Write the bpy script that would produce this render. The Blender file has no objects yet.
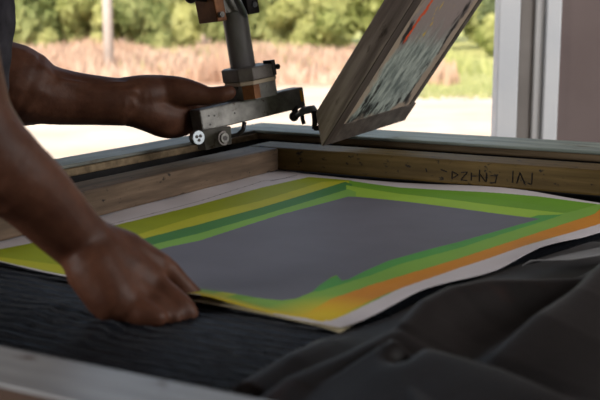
import bpy, bmesh, math, random
import numpy as np
from mathutils import Vector, Matrix, noise
random.seed(7)
C = bpy.context.scene.collection
PI = math.pi
T = 0.86            # height of the printing bed above the floor
CAMH = 0.31         # camera above the bed
F = 1066.0
PITCH = math.atan(190 / F)

# ------------------------------------------------------------------ camera
cam = bpy.data.cameras.new('camera'); co = bpy.data.objects.new('camera', cam); C.objects.link(co)
co.location = (0, 0, T + CAMH); co.rotation_euler = (PI/2 - PITCH, 0, 0)
cam.sensor_width = 36; cam.lens = 36 * F / 600; cam.clip_end = 300; cam.clip_start = 0.05
cam.dof.use_dof = True; cam.dof.focus_distance = 1.72; cam.dof.aperture_fstop = 7.0
bpy.context.scene.camera = co

# ------------------------------------------------------------------ world, sun, lights
w = bpy.data.worlds.new('world'); bpy.context.scene.world = w; w.use_nodes = True
nt = w.node_tree; bg = nt.nodes['Background']
sky = nt.nodes.new('ShaderNodeTexSky'); sky.sky_type = 'NISHITA'; sky.sun_disc = False
sky.sun_elevation = math.radians(48); sky.sun_rotation = math.radians(200); sky.air_density = 1.0; sky.dust_density = 3.0
tint = nt.nodes.new('ShaderNodeMixRGB'); tint.blend_type = 'MULTIPLY'; tint.inputs[0].default_value = 1; tint.inputs[2].default_value = (1, .86, .72, 1)
nt.links.new(sky.outputs[0], tint.inputs[1]); nt.links.new(tint.outputs[0], bg.inputs[0]); bg.inputs[1].default_value = 0.40
sun = bpy.data.lights.new('sun', 'SUN'); sun.energy = 4.4; sun.angle = math.radians(1.5); sun.color = (1, .93, .82)
so = bpy.data.objects.new('sun', sun); C.objects.link(so); so.rotation_euler = (math.radians(50), math.radians(-18), 0)
def area(name, loc, target, sx, sy, power, col):
    l = bpy.data.lights.new(name, 'AREA'); l.shape = 'RECTANGLE'; l.size = sx; l.size_y = sy; l.energy = power; l.color = col
    o = bpy.data.objects.new(name, l); C.objects.link(o); o.location = loc
    o.rotation_euler = (Vector(target) - Vector(loc)).to_track_quat('-Z', 'Y').to_euler(); return o
area('side_fill_lamp', (2.72, .95, 1.75), (-.1, 1.8, .9), 1.3, 1.1, 62, (1, .97, .94))  # added fill to brighten clamp front and far arm, source unseen
area('left_window_daylight', (-2.9, -.6, 1.6), (0, 1.4, .9), 1.5, 1.1, 80, (1, .97, .94))
vs = bpy.context.scene.view_settings
vs.view_transform = 'Standard'; vs.look = 'None'; vs.gamma = 1; vs.exposure = 0.0; vs.use_curve_mapping = False

# ------------------------------------------------------------------ helpers
cp, sp = math.cos(PITCH), math.sin(PITCH)
def ray(px, py):
    a = (px - 300) / F; b = (200 - py) / F
    return Vector((a, cp + b*sp, -sp + b*cp))
def at(px, py, Y):
    d = ray(px, py); d = d * (Y / d.y); return Vector((d.x, d.y, d.z + CAMH + T))
AX = Vector((math.cos(math.radians(-29)), math.sin(math.radians(-29)))); BX = Vector((math.cos(math.radians(-119)), math.sin(math.radians(-119))))
O2 = Vector((-0.0578, 2.0410))
def st(px, py, z=0.0):
    d = ray(px, py); k = (z - CAMH) / d.z
    v = Vector((d.x*k, d.y*k)) - O2; return (v.dot(AX), v.dot(BX))
def world(s, t, z=0.0):
    p = O2 + AX*s + BX*t; return Vector((p.x, p.y, T + z))

def setp(o, label=None, cat=None, group=None, kind=None):
    if label: o['label'] = label
    if cat: o['category'] = cat
    if group: o['group'] = group
    if kind: o['kind'] = kind
    return o
def empty(name, loc=(0, 0, 0), rz=0.0):
    o = bpy.data.objects.new(name, None); C.objects.link(o); o.location = loc; o.rotation_euler = (0, 0, rz); o.empty_display_size = .05; return o
def obj(name, bm, mat, parent=None, smooth=False, bevel=0.0, segs=2):
    me = bpy.data.meshes.new(name)
    bmesh.ops.recalc_face_normals(bm, faces=bm.faces[:]); bm.to_mesh(me); bm.free()
    o = bpy.data.objects.new(name, me); C.objects.link(o)
    if mat: me.materials.append(mat)
    if smooth:
        for p in me.polygons: p.use_smooth = True
    if bevel:
        m = o.modifiers.new('bevel', 'BEVEL'); m.width = bevel; m.segments = segs; m.limit_method = 'ANGLE'; m.angle_limit = .6
    if parent:
        bpy.context.view_layer.update() if False else None
        o.parent = parent
        M = Matrix.Translation(parent.location) @ parent.rotation_euler.to_matrix().to_4x4() if parent.parent is None else None
        if parent.get('world_mesh'): o.matrix_parent_inverse = M.inverted()
    return o
def wroot(name, loc):               # root whose children are modelled in world coordinates
    o = empty(name, loc); o['world_mesh'] = 1; return o
def box(bm, lo, hi, M=None):
    g = bmesh.ops.create_cube(bm, size=1)
    lo = Vector(lo); hi = Vector(hi); c = (lo+hi)/2; d = hi-lo
    for v in g['verts']:
        v.co = Vector((v.co.x*d.x, v.co.y*d.y, v.co.z*d.z)) + c
        if M: v.co = M @ v.co
    return g['verts']
def frame_of(d):
    d = d.normalized(); up = Vector((0, 0, 1)) if abs(d.z) < .9 else Vector((1, 0, 0))
    x = d.cross(up).normalized(); y = x.cross(d).normalized(); return x, y
def loft(bm, pts, radii, n=20, cap=True, sq=None):
    pts = [Vector(p) for p in pts]; rings = []
    d0 = (pts[1]-pts[0]).normalized(); x, y = frame_of(d0)
    for i, p in enumerate(pts):
        if i == 0: d = d0
        elif i == len(pts)-1: d = (pts[i]-pts[i-1]).normalized()
        else: d = ((pts[i]-pts[i-1]).normalized() + (pts[i+1]-pts[i]).normalized()).normalized()
        x = (x - d*x.dot(d)).normalized(); y = d.cross(x).normalized()
        r = radii[i]; rx, ry = (r if isinstance(r, tuple) else (r, r))
        rings.append([bm.verts.new(p + x*math.cos(2*PI*k/n)*rx + y*math.sin(2*PI*k/n)*ry) for k in range(n)])
    for a, b in zip(rings, rings[1:]):
        for k in range(n): bm.faces.new((a[k], a[(k+1) % n], b[(k+1) % n], b[k]))
    if cap: bm.faces.new(rings[0][::-1]); bm.faces.new(rings[-1])
def cyl(bm, a, b, r, n=28, r2=None): loft(bm, [a, b], [r, r2 or r], n)
def ball(bm, c, r, sub=3, scale=None, M=None):
    g = bmesh.ops.create_icosphere(bm, subdivisions=sub, radius=1)
    for v in g['verts']:
        q = Vector(v.co) * r if not scale else Vector((v.co.x*scale[0], v.co.y*scale[1], v.co.z*scale[2]))
        if M: q = M @ q
        v.co = q + Vector(c)
def cap_chain(bm, pr):              # overlapping tapered capsules, united later by the voxel remesh
    if len(pr) > 3:
        P_ = [Vector(p) for p, _ in pr]; R_ = [q for _, q in pr]; out = []
        for i in range(len(pr)-1):
            p0, p1, p2, p3 = P_[max(i-1, 0)], P_[i], P_[i+1], P_[min(i+2, len(pr)-1)]; r0, r1, r2, r3 = R_[max(i-1, 0)], R_[i], R_[i+1], R_[min(i+2, len(pr)-1)]
            for k in range(3):
                t = k/3; cr = lambda a, b, c, d: .5*((2*b)+(c-a)*t+(2*a-5*b+4*c-d)*t*t+(3*b-a-3*c+d)*t**3)
                out.append((cr(p0, p1, p2, p3), cr(r0, r1, r2, r3)))
        out.append((P_[-1], R_[-1])); pr = out
    for (p, r), (q, s) in zip(pr, pr[1:]):
        p = Vector(p); q = Vector(q); loft(bm, [p, p.lerp(q, .5), q], [r, (r+s)/2, s], 18)
    for p, r in pr: ball(bm, p, r, 2)

# ------------------------------------------------------------------ materials
def srgb(*c):
    c = [x/255 for x in c]
    return tuple((x/12.92 if x <= .04045 else ((x+.055)/1.055)**2.4) for x in c) + (1,)
def mat(name, c1, c2=None, rough=.6, scale=(6, 6, 6), detail=6, bump=0.0, bscale=None, metal=0.0, spec=.22, c3=None, lo=.35, hi=.65, sheen=0, sss=0, stain=None, stain_scale=None, stain_at=(.6, .66), bdist=.002):
    m = bpy.data.materials.new(name); m.use_nodes = True; N = m.node_tree.nodes; L = m.node_tree.links
    b = N['Principled BSDF']; b.inputs['Roughness'].default_value = rough; b.inputs['Metallic'].default_value = metal
    b.inputs['Specular IOR Level'].default_value = spec; b.inputs['Base Color'].default_value = c1
    if sheen: b.inputs['Sheen Weight'].default_value = sheen; b.inputs['Sheen Roughness'].default_value = .4
    if sss: b.inputs['Subsurface Weight'].default_value = sss; b.inputs['Subsurface Radius'].default_value = (.012, .005, .003); b.inputs['Subsurface Scale'].default_value = 1
    tc = N.new('ShaderNodeTexCoord')
    def nz(sc, det=6, seed=0):
        mp = N.new('ShaderNodeMapping'); mp.inputs['Scale'].default_value = sc; mp.inputs['Location'].default_value = (seed, seed*1.7, seed*.3)
        L.new(tc.outputs['Object'], mp.inputs[0])
        n = N.new('ShaderNodeTexNoise'); n.inputs['Scale'].default_value = 1; n.inputs['Detail'].default_value = det; n.inputs['Roughness'].default_value = .62
        L.new(mp.outputs[0], n.inputs[0]); return n.outputs[0]
    col = None
    if c2:
        n = nz(scale, detail); cr = N.new('ShaderNodeValToRGB'); e = cr.color_ramp.elements
        e[0].position = lo; e[0].color = c1; e[1].position = hi; e[1].color = c2
        if c3: x = e.new((lo+hi)/2); x.color = c3
        L.new(n, cr.inputs[0]); col = cr.outputs[0]
    if stain:
        n = nz(stain_scale or scale, 5, 3.1); mr = N.new('ShaderNodeMapRange'); mr.inputs[1].default_value = stain_at[0]; mr.inputs[2].default_value = stain_at[1]
        L.new(n, mr.inputs[0]); mx = N.new('ShaderNodeMixRGB'); L.new(mr.outputs[0], mx.inputs[0])
        if col: L.new(col, mx.inputs[1])
        else: mx.inputs[1].default_value = c1
        mx.inputs[2].default_value = stain; col = mx.outputs[0]
    if col: L.new(col, b.inputs['Base Color'])
    if bump:
        n = nz(bscale or scale, 8, 1.3); bp = N.new('ShaderNodeBump'); bp.inputs['Strength'].default_value = bump; bp.inputs['Distance'].default_value = bdist
        L.new(n, bp.inputs['Height']); L.new(bp.outputs[0], b.inputs['Normal'])
    return m
def leafy(m):
    N = m.node_tree.nodes; L = m.node_tree.links; b = N['Principled BSDF']; tr = N.new('ShaderNodeBsdfTranslucent'); mx = N.new('ShaderNodeMixShader'); mx.inputs[0].default_value = .45
    L.new(b.inputs['Base Color'].links[0].from_socket, tr.inputs[0]); L.new(b.outputs[0], mx.inputs[1]); L.new(tr.outputs[0], mx.inputs[2]); L.new(mx.outputs[0], N['Material Output'].inputs[0]); return m
DK = srgb(28, 24, 20)
wood_bx = mat('back rail wood', srgb(76, 60, 28), srgb(106, 86, 48), .62, (5, 60, 60), bump=.5, c3=srgb(90, 72, 36), stain=DK, stain_scale=(55, 60, 75), stain_at=(.60, .67))
wood_ly = mat('side rail wood', srgb(72, 58, 46), srgb(106, 88, 72), .65, (60, 5, 60), bump=.5, c3=srgb(88, 72, 58), stain=DK, stain_scale=(60, 40, 75), stain_at=(.61, .68))
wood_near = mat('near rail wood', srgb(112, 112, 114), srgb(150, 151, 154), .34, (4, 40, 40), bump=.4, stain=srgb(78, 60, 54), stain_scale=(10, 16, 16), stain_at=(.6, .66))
green_paint = mat('weathered grey green paint', srgb(118, 130, 124), srgb(158, 168, 160), .5, (4, 40, 40), bump=.4, stain=srgb(96, 88, 72), stain_scale=(14, 50, 50), stain_at=(.6, .7))
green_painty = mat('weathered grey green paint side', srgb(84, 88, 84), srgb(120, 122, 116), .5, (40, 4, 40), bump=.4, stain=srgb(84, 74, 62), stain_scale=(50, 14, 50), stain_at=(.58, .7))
rim_brown = mat('raw brown rim wood', srgb(92, 78, 58), srgb(128, 110, 86), .7, (5, 60, 60), bump=.5)
black_board = mat('black board', srgb(20, 19, 20), srgb(30, 28, 28), .8, (20, 20, 20))
scr_wood = mat('grey weathered screen wood', srgb(116, 104, 100), srgb(180, 166, 160), .6, (50, 4, 50), bump=.7, c3=srgb(146, 133, 128), stain=srgb(74, 64, 58), stain_scale=(40, 10, 40), stain_at=(.58, .68))
steel = mat('worn steel', srgb(98, 96, 93), srgb(138, 136, 132), .5, (30, 30, 30), metal=.3, bump=.3, stain=srgb(70, 58, 48), stain_scale=(45, 45, 45), stain_at=(.6, .68))
tube_steel = mat('dark grey tube', srgb(118, 116, 118), srgb(146, 144, 145), .5, (30, 30, 8), metal=.3, bump=.3)
collar_m = mat('dark collar metal', srgb(92, 86, 84), srgb(122, 116, 112), .5, (40, 40, 40), metal=.3, bump=.3)
chrome = mat('bright screw metal', srgb(128, 134, 140), None, .3, metal=.7)
dark_metal = mat('blackened metal', srgb(38, 36, 36), srgb(58, 54, 54), .4, (50, 50, 50), metal=.6)
rust = mat('rusty copper brown', srgb(88, 54, 32), srgb(128, 84, 52), .5, (40, 40, 40), metal=.3, bump=.3)
orange_paint = mat('orange paint spot', srgb(214, 140, 20), srgb(220, 160, 40), .5)
rubber = mat('cream rubber band', srgb(196, 178, 158), None, .6)
skin_far = skin = mat('brown skin', srgb(67, 40, 29), srgb(86, 55, 41), .52, (26, 26, 26), bump=.35, bscale=(70, 70, 70), c3=srgb(76, 47, 34), sss=.12, bdist=.003, spec=.16)
nail_m = mat('finger nail', srgb(160, 112, 94), None, .3)
shirt_m = mat('dark grey shirt', srgb(34, 32, 36), srgb(54, 52, 58), .9, (30, 30, 30), spec=.1, bump=.4, bscale=(400, 400, 400))
trouser_m = mat('black trousers', srgb(30, 30, 36), srgb(40, 40, 46), .9, (30, 30, 30))
shoe_m = mat('dark leather shoe', srgb(36, 28, 24), None, .5)
hair_m = mat('black hair', srgb(18, 15, 14), srgb(30, 26, 24), .6, (90, 90, 90), bump=.8)
eye_m = mat('eye white', srgb(225, 220, 212), None, .2); iris_m = mat('dark iris', srgb(30, 18, 12), None, .2)
cloth_m = mat('smooth black cloth', srgb(15, 12, 12), srgb(27, 23, 23), .5, (14, 14, 14), sheen=.04, bump=.25, bscale=(300, 300, 300), spec=.11, stain=srgb(34, 18, 14), stain_scale=(9, 9, 9), stain_at=(.62, .74))
grey_cloth = mat('pale grey cloth', srgb(118, 118, 120), srgb(142, 142, 144), .7, (12, 12, 12))
wall_m = mat('mauve grey plaster', srgb(122, 108, 106), srgb(130, 116, 114), .85, (3, 3, 3), bump=.1)
wall_in = mat('grey plaster', srgb(150, 144, 140), srgb(162, 156, 152), .9, (3, 3, 3))
frame_white = mat('white window frame', srgb(228, 232, 238), srgb(240, 242, 246), .45, (3, 3, 3))
frame_grey = mat('grey window channel', srgb(134, 128, 124), srgb(146, 140, 136), .6, (5, 5, 5))
floor_m = mat('concrete floor', srgb(96, 92, 88), srgb(122, 118, 112), .8, (3, 3, 3), bump=.2)
ceil_m = mat('ceiling boards', srgb(120, 114, 108), srgb(134, 128, 122), .9, (2, 8, 2))
sand = mat('pale sandy ground', srgb(188, 176, 160), srgb(214, 203, 188), .95, (.8, .8, .8), bump=.2)
lawn_m = mat('rough green verge', srgb(150, 160, 96), srgb(186, 188, 130), .95, (.7, .7, .7))
grass_m = mat('green grass blades', srgb(162, 172, 118), srgb(200, 204, 156), .9, (.5, .5, .5))
dry_m = mat('dry pinkish grass', srgb(196, 168, 148), srgb(226, 206, 188), .95, (.45, .45, .45), c3=srgb(212, 188, 168))
leaf_a = mat('olive green leaves', srgb(120, 136, 84), srgb(186, 194, 138), .7, (.9, .9, .9), lo=.38, hi=.62)  # leaf greens paled so their colour carries the outdoor haze and glare
leaf_b = mat('yellow green leaves', srgb(146, 158, 96), srgb(206, 210, 150), .7, (.9, .9, .9), lo=.38, hi=.62)
leaf_d = mat('dark green leaves', srgb(84, 100, 72), srgb(126, 140, 100), .7, (.9, .9, .9), lo=.38, hi=.62)
for q_ in (leaf_a, leaf_b, leaf_d, grass_m, dry_m): leafy(q_)
pole_m = mat('pale concrete pole', srgb(196, 192, 190), srgb(212, 208, 206), .8, (3, 3, 3))
stem_m = mat('brown stem', srgb(84, 66, 48), None, .9)

# ------------------------------------------------------------------ the setting
def struct(name, bm, m, **k):
    o = obj(name, bm, m, **k); o['kind'] = 'structure'; return o
WY = 3.10
bm = bmesh.new(); box(bm, (-3.2, -2.6, -.1), (3.0, WY+.2, 0)); struct('floor', bm, floor_m)
bm = bmesh.new(); box(bm, (-3.2, -2.6, 2.65), (3.0, WY+.2, 2.75)); struct('ceiling', bm, ceil_m)
# back wall with the wide opening
bm = bmesh.new()
box(bm, (.735, WY, 0), (3.0, WY+.2, 2.65)); box(bm, (-3.2, WY, 0), (-2.4, WY+.2, 2.65)); box(bm, (-2.4, WY, 2.2), (.735, WY+.2, 2.65)); box(bm, (-2.4, WY, 0), (.735, WY+.2, .5))
struct('wall_back', bm, wall_m)
bm = bmesh.new(); box(bm, (-3.2, -2.6, 0), (-3.0, WY, .9)); box(bm, (-3.2, -2.6, 2.1), (-3.0, WY, 2.65)); box(bm, (-3.2, -2.6, .9), (-3.0, -1.4, 2.1)); box(bm, (-3.2, .2, .9), (-3.0, WY, 2.1)); struct('wall_left', bm, wall_in)
bm = bmesh.new(); box(bm, (2.8, -2.4, 0), (3.0, WY, .95)); box(bm, (2.8, -2.4, 2.25), (3.0, WY, 2.65)); box(bm, (2.8, -2.4, .95), (3.0, .2, 2.25)); box(bm, (2.8, 1.7, .95), (3.0, WY, 2.25)); struct('wall_right', bm, wall_in)
bm = bmesh.new(); box(bm, (-3.0, -2.6, 0), (3.0, -2.4, 2.65)); struct('wall_front', bm, wall_in)
# window jambs (profiled) on the right side of the opening, head, sill
win = empty('window_1', (0, WY, 0)); win['kind'] = 'structure'
def jamb(name, x0, x1, y0, y1, m, z0=.5, z1=2.2):
    b = bmesh.new(); box(b, (x0, y0, z0), (x1, y1, z1)); o = obj(name, b, m, win, bevel=.004); return o
jamb('frame_post', .568, .628, -.02, .06, frame_white)
jamb('frame_channel', .628, .672, -.008, .05, frame_grey)
jamb('frame_bead', .672, .698, -.02, .07, mat('pale window bead', srgb(205, 204, 204), None, .6))
jamb('architrave', .700, .742, -.035, .05, frame_white)
b = bmesh.new(); box(b, (-2.4, -.02, 2.14), (.56, .06, 2.2)); obj('frame_head', b, frame_white, win, bevel=.004)
b = bmesh.new(); box(b, (-2.4, -.06, .46), (.56, .24, .5)); obj('window_sill', b, frame_white, win, bevel=.004)
b = bmesh.new(); box(b, (-2.46, -.02, .5), (-2.4, .06, 2.2)); obj('frame_post', b, frame_white, win, bevel=.004)

# outside
bm = bmesh.new(); box(bm, (-60, WY+.2, -.12), (60, 90, -.02)); struct('ground', bm, sand)
def strip(name, x0, x1, y0, y1, m, label, cat, n=5000, h=.35, z=-.02, seed=1, w_=.03):
    rnd = random.Random(seed); bm = bmesh.new()
    for _ in range(n):
        x = rnd.uniform(x0, x1); y = rnd.uniform(y0, y1) + 1.2*noise.noise(Vector((x*.25, 3.3, seed))); hh = h*rnd.uniform(.4, 1.2)*(.7+.6*noise.noise(Vector((x*.5, y*.5, seed)))); a = rnd.uniform(0, PI)
        dx, dy = math.cos(a)*w_, math.sin(a)*w_; lx, ly = rnd.uniform(-.3, .3)*hh, rnd.uniform(-.3, .3)*hh
        v = [bm.verts.new(p) for p in ((x-dx, y-dy, z), (x+dx, y+dy, z), (x+dx*.5+lx*.5, y+dy*.5+ly*.5, z+hh*.6), (x+lx, y+ly, z+hh), (x-dx*.5+lx*.5, y-dy*.5+ly*.5, z+hh*.6))]
        bm.faces.new(v)
    o = obj(name, bm, m); setp(o, label, cat, kind='stuff'); return o
bm = bmesh.new(); box(bm, (-50, 16.8, -.02), (2.0, 75, .0)); struct('dry_ground', bm, dry_m)
bm = bmesh.new(); box(bm, (1.9, 15.1, -.02), (45, 75, .004)); struct('verge', bm, lawn_m)
strip('dry_grass', -13, 2.6, 17, 28, dry_m, 'tall dry pinkish brown grass in front of the green bushes', 'grass', 14000, .5, seed=2, w_=.06)
strip('green_grass', 1.2, 9, 15.2, 24, grass_m, 'short pale green grass on the verge beyond the road', 'grass', 7000, .16, seed=3)
strip('meadow_grass', -3.5, 3.4, 18, 26, leaf_b, 'thin yellow green weeds among the dry grass in the middle distance', 'grass', 1200, .5, seed=5)

def bush_meshes(rnd, R, H, n, leaf):
    bm = bmesh.new(); blobs = []
    for _ in range(16):
        a = rnd.uniform(0, 2*PI); q = rnd.uniform(0, .62)
        blobs.append((Vector((math.cos(a)*R*q, math.sin(a)*R*q, rnd.uniform(.18, .8)*H)), rnd.uniform(.28, .45)*min(R, H*.5)))
    for _ in range(n):
        c, r = rnd.choice(blobs); d = Vector((rnd.gauss(0, 1), rnd.gauss(0, 1), rnd.gauss(0, 1))).normalized()
        p = c + d*r*rnd.uniform(.75, 1.1); p.z = max(.03, p.z)
        u = Vector((rnd.gauss(0, 1), rnd.gauss(0, 1), rnd.gauss(0, 1))).normalized(); v = u.cross(d).normalized() if u.cross(d).length > .01 else Vector((1, 0, 0))
        l = leaf*rnd.uniform(.6, 1.3)
        bm.faces.new([bm.verts.new(q) for q in (p-u*l, p+v*l*.45, p+u*l, p-v*l*.45)])
    return bm
def stems(rnd, R, H):
    bm = bmesh.new()
    for k in range(7):
        a = 2*PI*k/7; e = Vector((math.cos(a)*R*.3, math.sin(a)*R*.3, H*.4)); loft(bm, [(0, 0, 0), e*.5, e], [.014, .010, .004], 8)
    return bm
protos = {}
def bush(x, y, R, H, kind, label, rz=0):
    key = kind
    if key not in protos:
        rnd = random.Random(hash(kind) % 97 if False else len(protos)+11)
        root = empty('bush'); m = {'a': leaf_a, 'b': leaf_b, 'd': leaf_d}[kind]
        obj('foliage', bush_meshes(rnd, 1.0, 1.0, 5200, .088), m, root); obj('stem', stems(rnd, 1.0, 1.0), stem_m, root); protos[key] = root
    else:
        p = protos[key]; root = p.copy(); C.objects.link(root)
        for ch in p.children:
            c = ch.copy(); C.objects.link(c); c.parent = root
    root.location = (x, y, -.03); root.scale = (R, R, H); root.rotation_euler = (0, 0, rz)
    setp(root, label, 'bush', 'bushes beyond the field')
    return root
B = [(-6.0, 28.2, 1.5, 1.8, 'b', 'low yellow green shrub just left of the pale pole'), (-4.1, 28.4, 1.5, 1.8, 'a', 'low olive shrub right of the pale pole'), (.2, 28, 1.6, 1.7, 'b', 'low yellow green shrub behind the clamp tube'),
     (-11.0, 30, 3.0, 4.2, 'b', 'leftmost bright yellow green bush behind the dry grass'),
     (-7.6, 29, 2.5, 3.6, 'a', 'olive green bush left of the pale pole'),
     (-4.6, 30, 2.6, 4.0, 'b', 'yellow green bush directly right of the pale pole'),
     (-1.6, 29, 2.4, 3.4, 'a', 'olive green bush behind the clamp post'),
     (1.2, 30, 2.6, 4.0, 'b', 'yellow green bush right of the clamp post'),
     (3.6, 31, 2.4, 4.2, 'a', 'olive green bush just left of the raised screen'),
     (6.6, 33, 2.4, 3.8, 'b', 'pale bush hidden mostly behind the raised screen'),
     (5.1, 27.0, 1.0, 1.15, 'b', 'small round yellow green shrub beside the window post'),
     (6.2, 30.0, 2.0, 1.9, 'd', 'dark green bush beside the window post'),
     (9.4, 36, 3.4, 5.0, 'b', 'tall far bush behind the dark green one'),
     (-13.5, 34, 3.6, 5.0, 'a', 'far olive bush at the left end of the row'),
     (-2.8, 37, 4.2, 5.6, 'a', 'broad far bush at the back of the row'),
     (3.2, 39, 4.2, 5.6, 'b', 'broad pale bush at the back right of the row'),
     (-9, 38, 4.0, 5.6, 'b', 'broad yellow bush at the back left of the row')]
for i, b_ in enumerate(B): bush(*b_, rz=i*1.3)
bm = bmesh.new(); loft(bm, [(0, 0, 0), (0, 0, 3), (0, 0, 6.5)], [.088, .085, .08], 16); p_ = obj('utility_pole', bm, pole_m, smooth=True); p_.location = (-3.31, 18.6, -.03)
setp(p_, 'pale grey upright pole standing in the dry grass before the bushes', 'pole')

# ------------------------------------------------------------------ printing table (local x = along the back rail, local y = away from viewer)
RZ = math.radians(-29)
table = empty('printing_table', (O2.x, O2.y, 0), RZ)
setp(table, 'wooden printing table with a worn grey green rim around the dark bed', 'table')
def tb(name, parent, m, lo, hi, bev=.003, **k):
    b = bmesh.new(); box(b, lo, hi); return obj(name, b, m, parent, bevel=bev, **k)
S1 = 1.42; Y1 = -1.36      # outer extents of the rim, right and near
tb('bed_board', table, black_board, (-.10, Y1+.01, T-.035), (S1-.12, .155, T-.006))
tb('rim', table, green_paint, (-.20, .163, T+.054), (S1, .298, T+.060), .002)
tb('rim', table, green_painty, (-.20, Y1, T+.054), (-.132, .1625, T+.060), .002)
tb('rim', table, green_painty, (S1-.1, Y1, T+.054), (S1, .1625, T+.060))
tb('rim', table, green_paint, (-.1125, Y1, T+.040-.03), (S1-.1005, Y1+.05, T+.0365))
tb('rim_edge', table, rim_brown, (-.19, .170, T+.040), (S1-.01, .288, T+.0535))
tb('rim_edge', table, rim_brown, (-.19, Y1+.01, T+.040), (-.128, .1695, T+.0535))
tb('apron', table, black_board, (-.17, .185, T-.12), (S1-.02, .275, T+.0395))
tb('apron', table, black_board, (-.17, Y1+.02, T-.12), (-.135, .184, T+.0395))
tb('apron', table, black_board, (S1-.06, Y1+.02, T-.12), (S1-.02, .184, T+.0395))
tb('apron', table, black_board, (-.134, Y1+.02, T-.12), (S1-.061, Y1+.05, T-.036))
for x in (-.165, S1-.095):
    for y in (Y1+.06, .19): tb('leg', table, rim_brown, (x, y, 0), (x+.07, y+.07, T-.121))

# large wooden frame lying on the bed
fr = empty('wooden_frame', (O2.x, O2.y, T), RZ)
setp(fr, 'large bare wooden frame lying on the table around the printed sheet', 'frame')
FS = 1.16; FN = -1.167
tb('back_rail', fr, wood_bx, (-.05, .0, .007), (FS+.07, .083, .05), .004)
tb('side_rail', fr, wood_ly, (-.048, FN, .0062), (.020, -.0005, .0492), .004)
tb('side_rail', fr, wood_ly, (FS, FN, .0062), (FS+.07, -.0005, .0492), .004)
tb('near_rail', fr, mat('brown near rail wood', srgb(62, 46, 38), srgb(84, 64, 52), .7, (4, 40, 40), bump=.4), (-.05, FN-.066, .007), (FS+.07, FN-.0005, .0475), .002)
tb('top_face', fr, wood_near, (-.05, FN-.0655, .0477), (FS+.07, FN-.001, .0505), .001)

bm = bmesh.new()
def stroke(x0, y0, x1, y1, w_=.0021):
    def q(px, py):
        yt = 161 + (px-480)*.075; return Vector((st(px, yt, .05)[0], -.0005, .05-(py-yt)*.00165))
    a, c = q(x0, y0-3.5), q(x1, y1-4); loft(bm, [a, c], [w_*.5, w_*.5], 6)
for k in ((455, 175, 455, 183), (455, 175, 461, 179), (455, 183, 461, 179), (464, 176, 470, 176), (470, 176, 464, 184), (464, 184, 470, 185), (474, 176, 474, 185), (474, 180, 479, 180), (482, 173, 482, 186), (482, 177, 488, 186), (489, 176, 489, 186), (493, 179, 499, 180), (499, 180, 498, 187), (493, 187, 498, 187), (515, 174, 515, 187), (519, 187, 522, 176), (522, 176, 527, 188), (534, 176, 534, 188), (534, 188, 530, 187), (429, 172, 430, 176), (444, 173, 450, 176)): stroke(*k)
o = obj('marker_scribble', bm, dark_metal, fr); o['label'] = 'smudged dark scribbled marks on the back rail'

# ------------------------------------------------------------------ ribbed bed cloth
def heightgrid(name, fn, nu, nv, m, parent=None, smooth=True, thick=0):
    verts = []; faces = []
    for j in range(nv+1):
        for i in range(nu+1): verts.append(fn(i/nu, j/nv))
    for j in range(nv):
        for i in range(nu):
            a = j*(nu+1)+i; faces.append((a, a+1, a+nu+2, a+nu+1))
    me = bpy.data.meshes.new(name); me.from_pydata([tuple(v) for v in verts], [], faces); me.update()
    for p in me.polygons: p.use_smooth = smooth
    o = bpy.data.objects.new(name, me); C.objects.link(o); me.materials.append(m)
    if parent: o.parent = parent
    if thick:
        md = o.modifiers.new('solid', 'SOLIDIFY'); md.thickness = thick; md.offset = -1
    return o
def seg_d(s, t, a, b):
    ax, ay = a; bx, by = b; dx, dy = bx-ax, by-ay; k = max(0, min(1, ((s-ax)*dx+(t-ay)*dy)/(dx*dx+dy*dy)))
    px, py = ax+k*dx, ay+k*dy; side = dx*(t-ay)-dy*(s-ax)
    return math.hypot(s-px, t-py), side, k
def ridge(s, t, pts, hs, w0, w1):        # w0 width on one side, w1 on the other
    best = (9, 0, 0, 0)
    for i in range(len(pts)-1):
        d, sd, k = seg_d(s, t, pts[i], pts[i+1])
        if d < best[0]: best = (d, sd, k, i)
    d, sd, k, i = best; h = hs[i]*(1-k)+hs[i+1]*k; wd = w0 if sd > 0 else w1
    if i == 0 and k == 0: wd = min(w0, w1)
    return h*math.exp(-((math.sqrt(d*d+.000016)-.004)/wd)**1.4)

m = bpy.data.materials.new('ribbed navy black towel'); m.use_nodes = True; N = m.node_tree.nodes; L = m.node_tree.links; b = N['Principled BSDF']
b.inputs['Base Color'].default_value = srgb(24, 29, 38); b.inputs['Roughness'].default_value = .5; b.inputs['Specular IOR Level'].default_value = .25
tc = N.new('ShaderNodeTexCoord'); mp = N.new('ShaderNodeMapping'); mp.inputs['Scale'].default_value = (6, 1, 1); L.new(tc.outputs['Object'], mp.inputs[0])
wv = N.new('ShaderNodeTexWave'); wv.bands_direction = 'Y'; wv.inputs['Scale'].default_value = 52; wv.inputs['Distortion'].default_value = 2.2; wv.inputs['Detail'].default_value = 3; wv.inputs['Detail Scale'].default_value = 2.0
mp.inputs['Scale'].default_value = (.5, 1, 1); L.new(mp.outputs[0], wv.inputs[0])
nz = N.new('ShaderNodeTexNoise'); nz.inputs['Scale'].default_value = 240; L.new(tc.outputs['Object'], nz.inputs[0])
ad = N.new('ShaderNodeMath'); ad.operation = 'ADD'; L.new(wv.outputs['Fac'], ad.inputs[0]); L.new(nz.outputs[0], ad.inputs[1])
bp = N.new('ShaderNodeBump'); bp.inputs['Strength'].default_value = 1; bp.inputs['Distance'].default_value = .006; L.new(ad.outputs[0], bp.inputs['Height']); L.new(bp.outputs[0], b.inputs['Normal'])
rib_m = m
W1 = [st(72, 318), st(112, 300), st(150, 292)]; W2 = [st(85, 340), st(125, 318), st(160, 308)]; W3 = [st(10, 330), st(60, 306), st(90, 296)]
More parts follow.
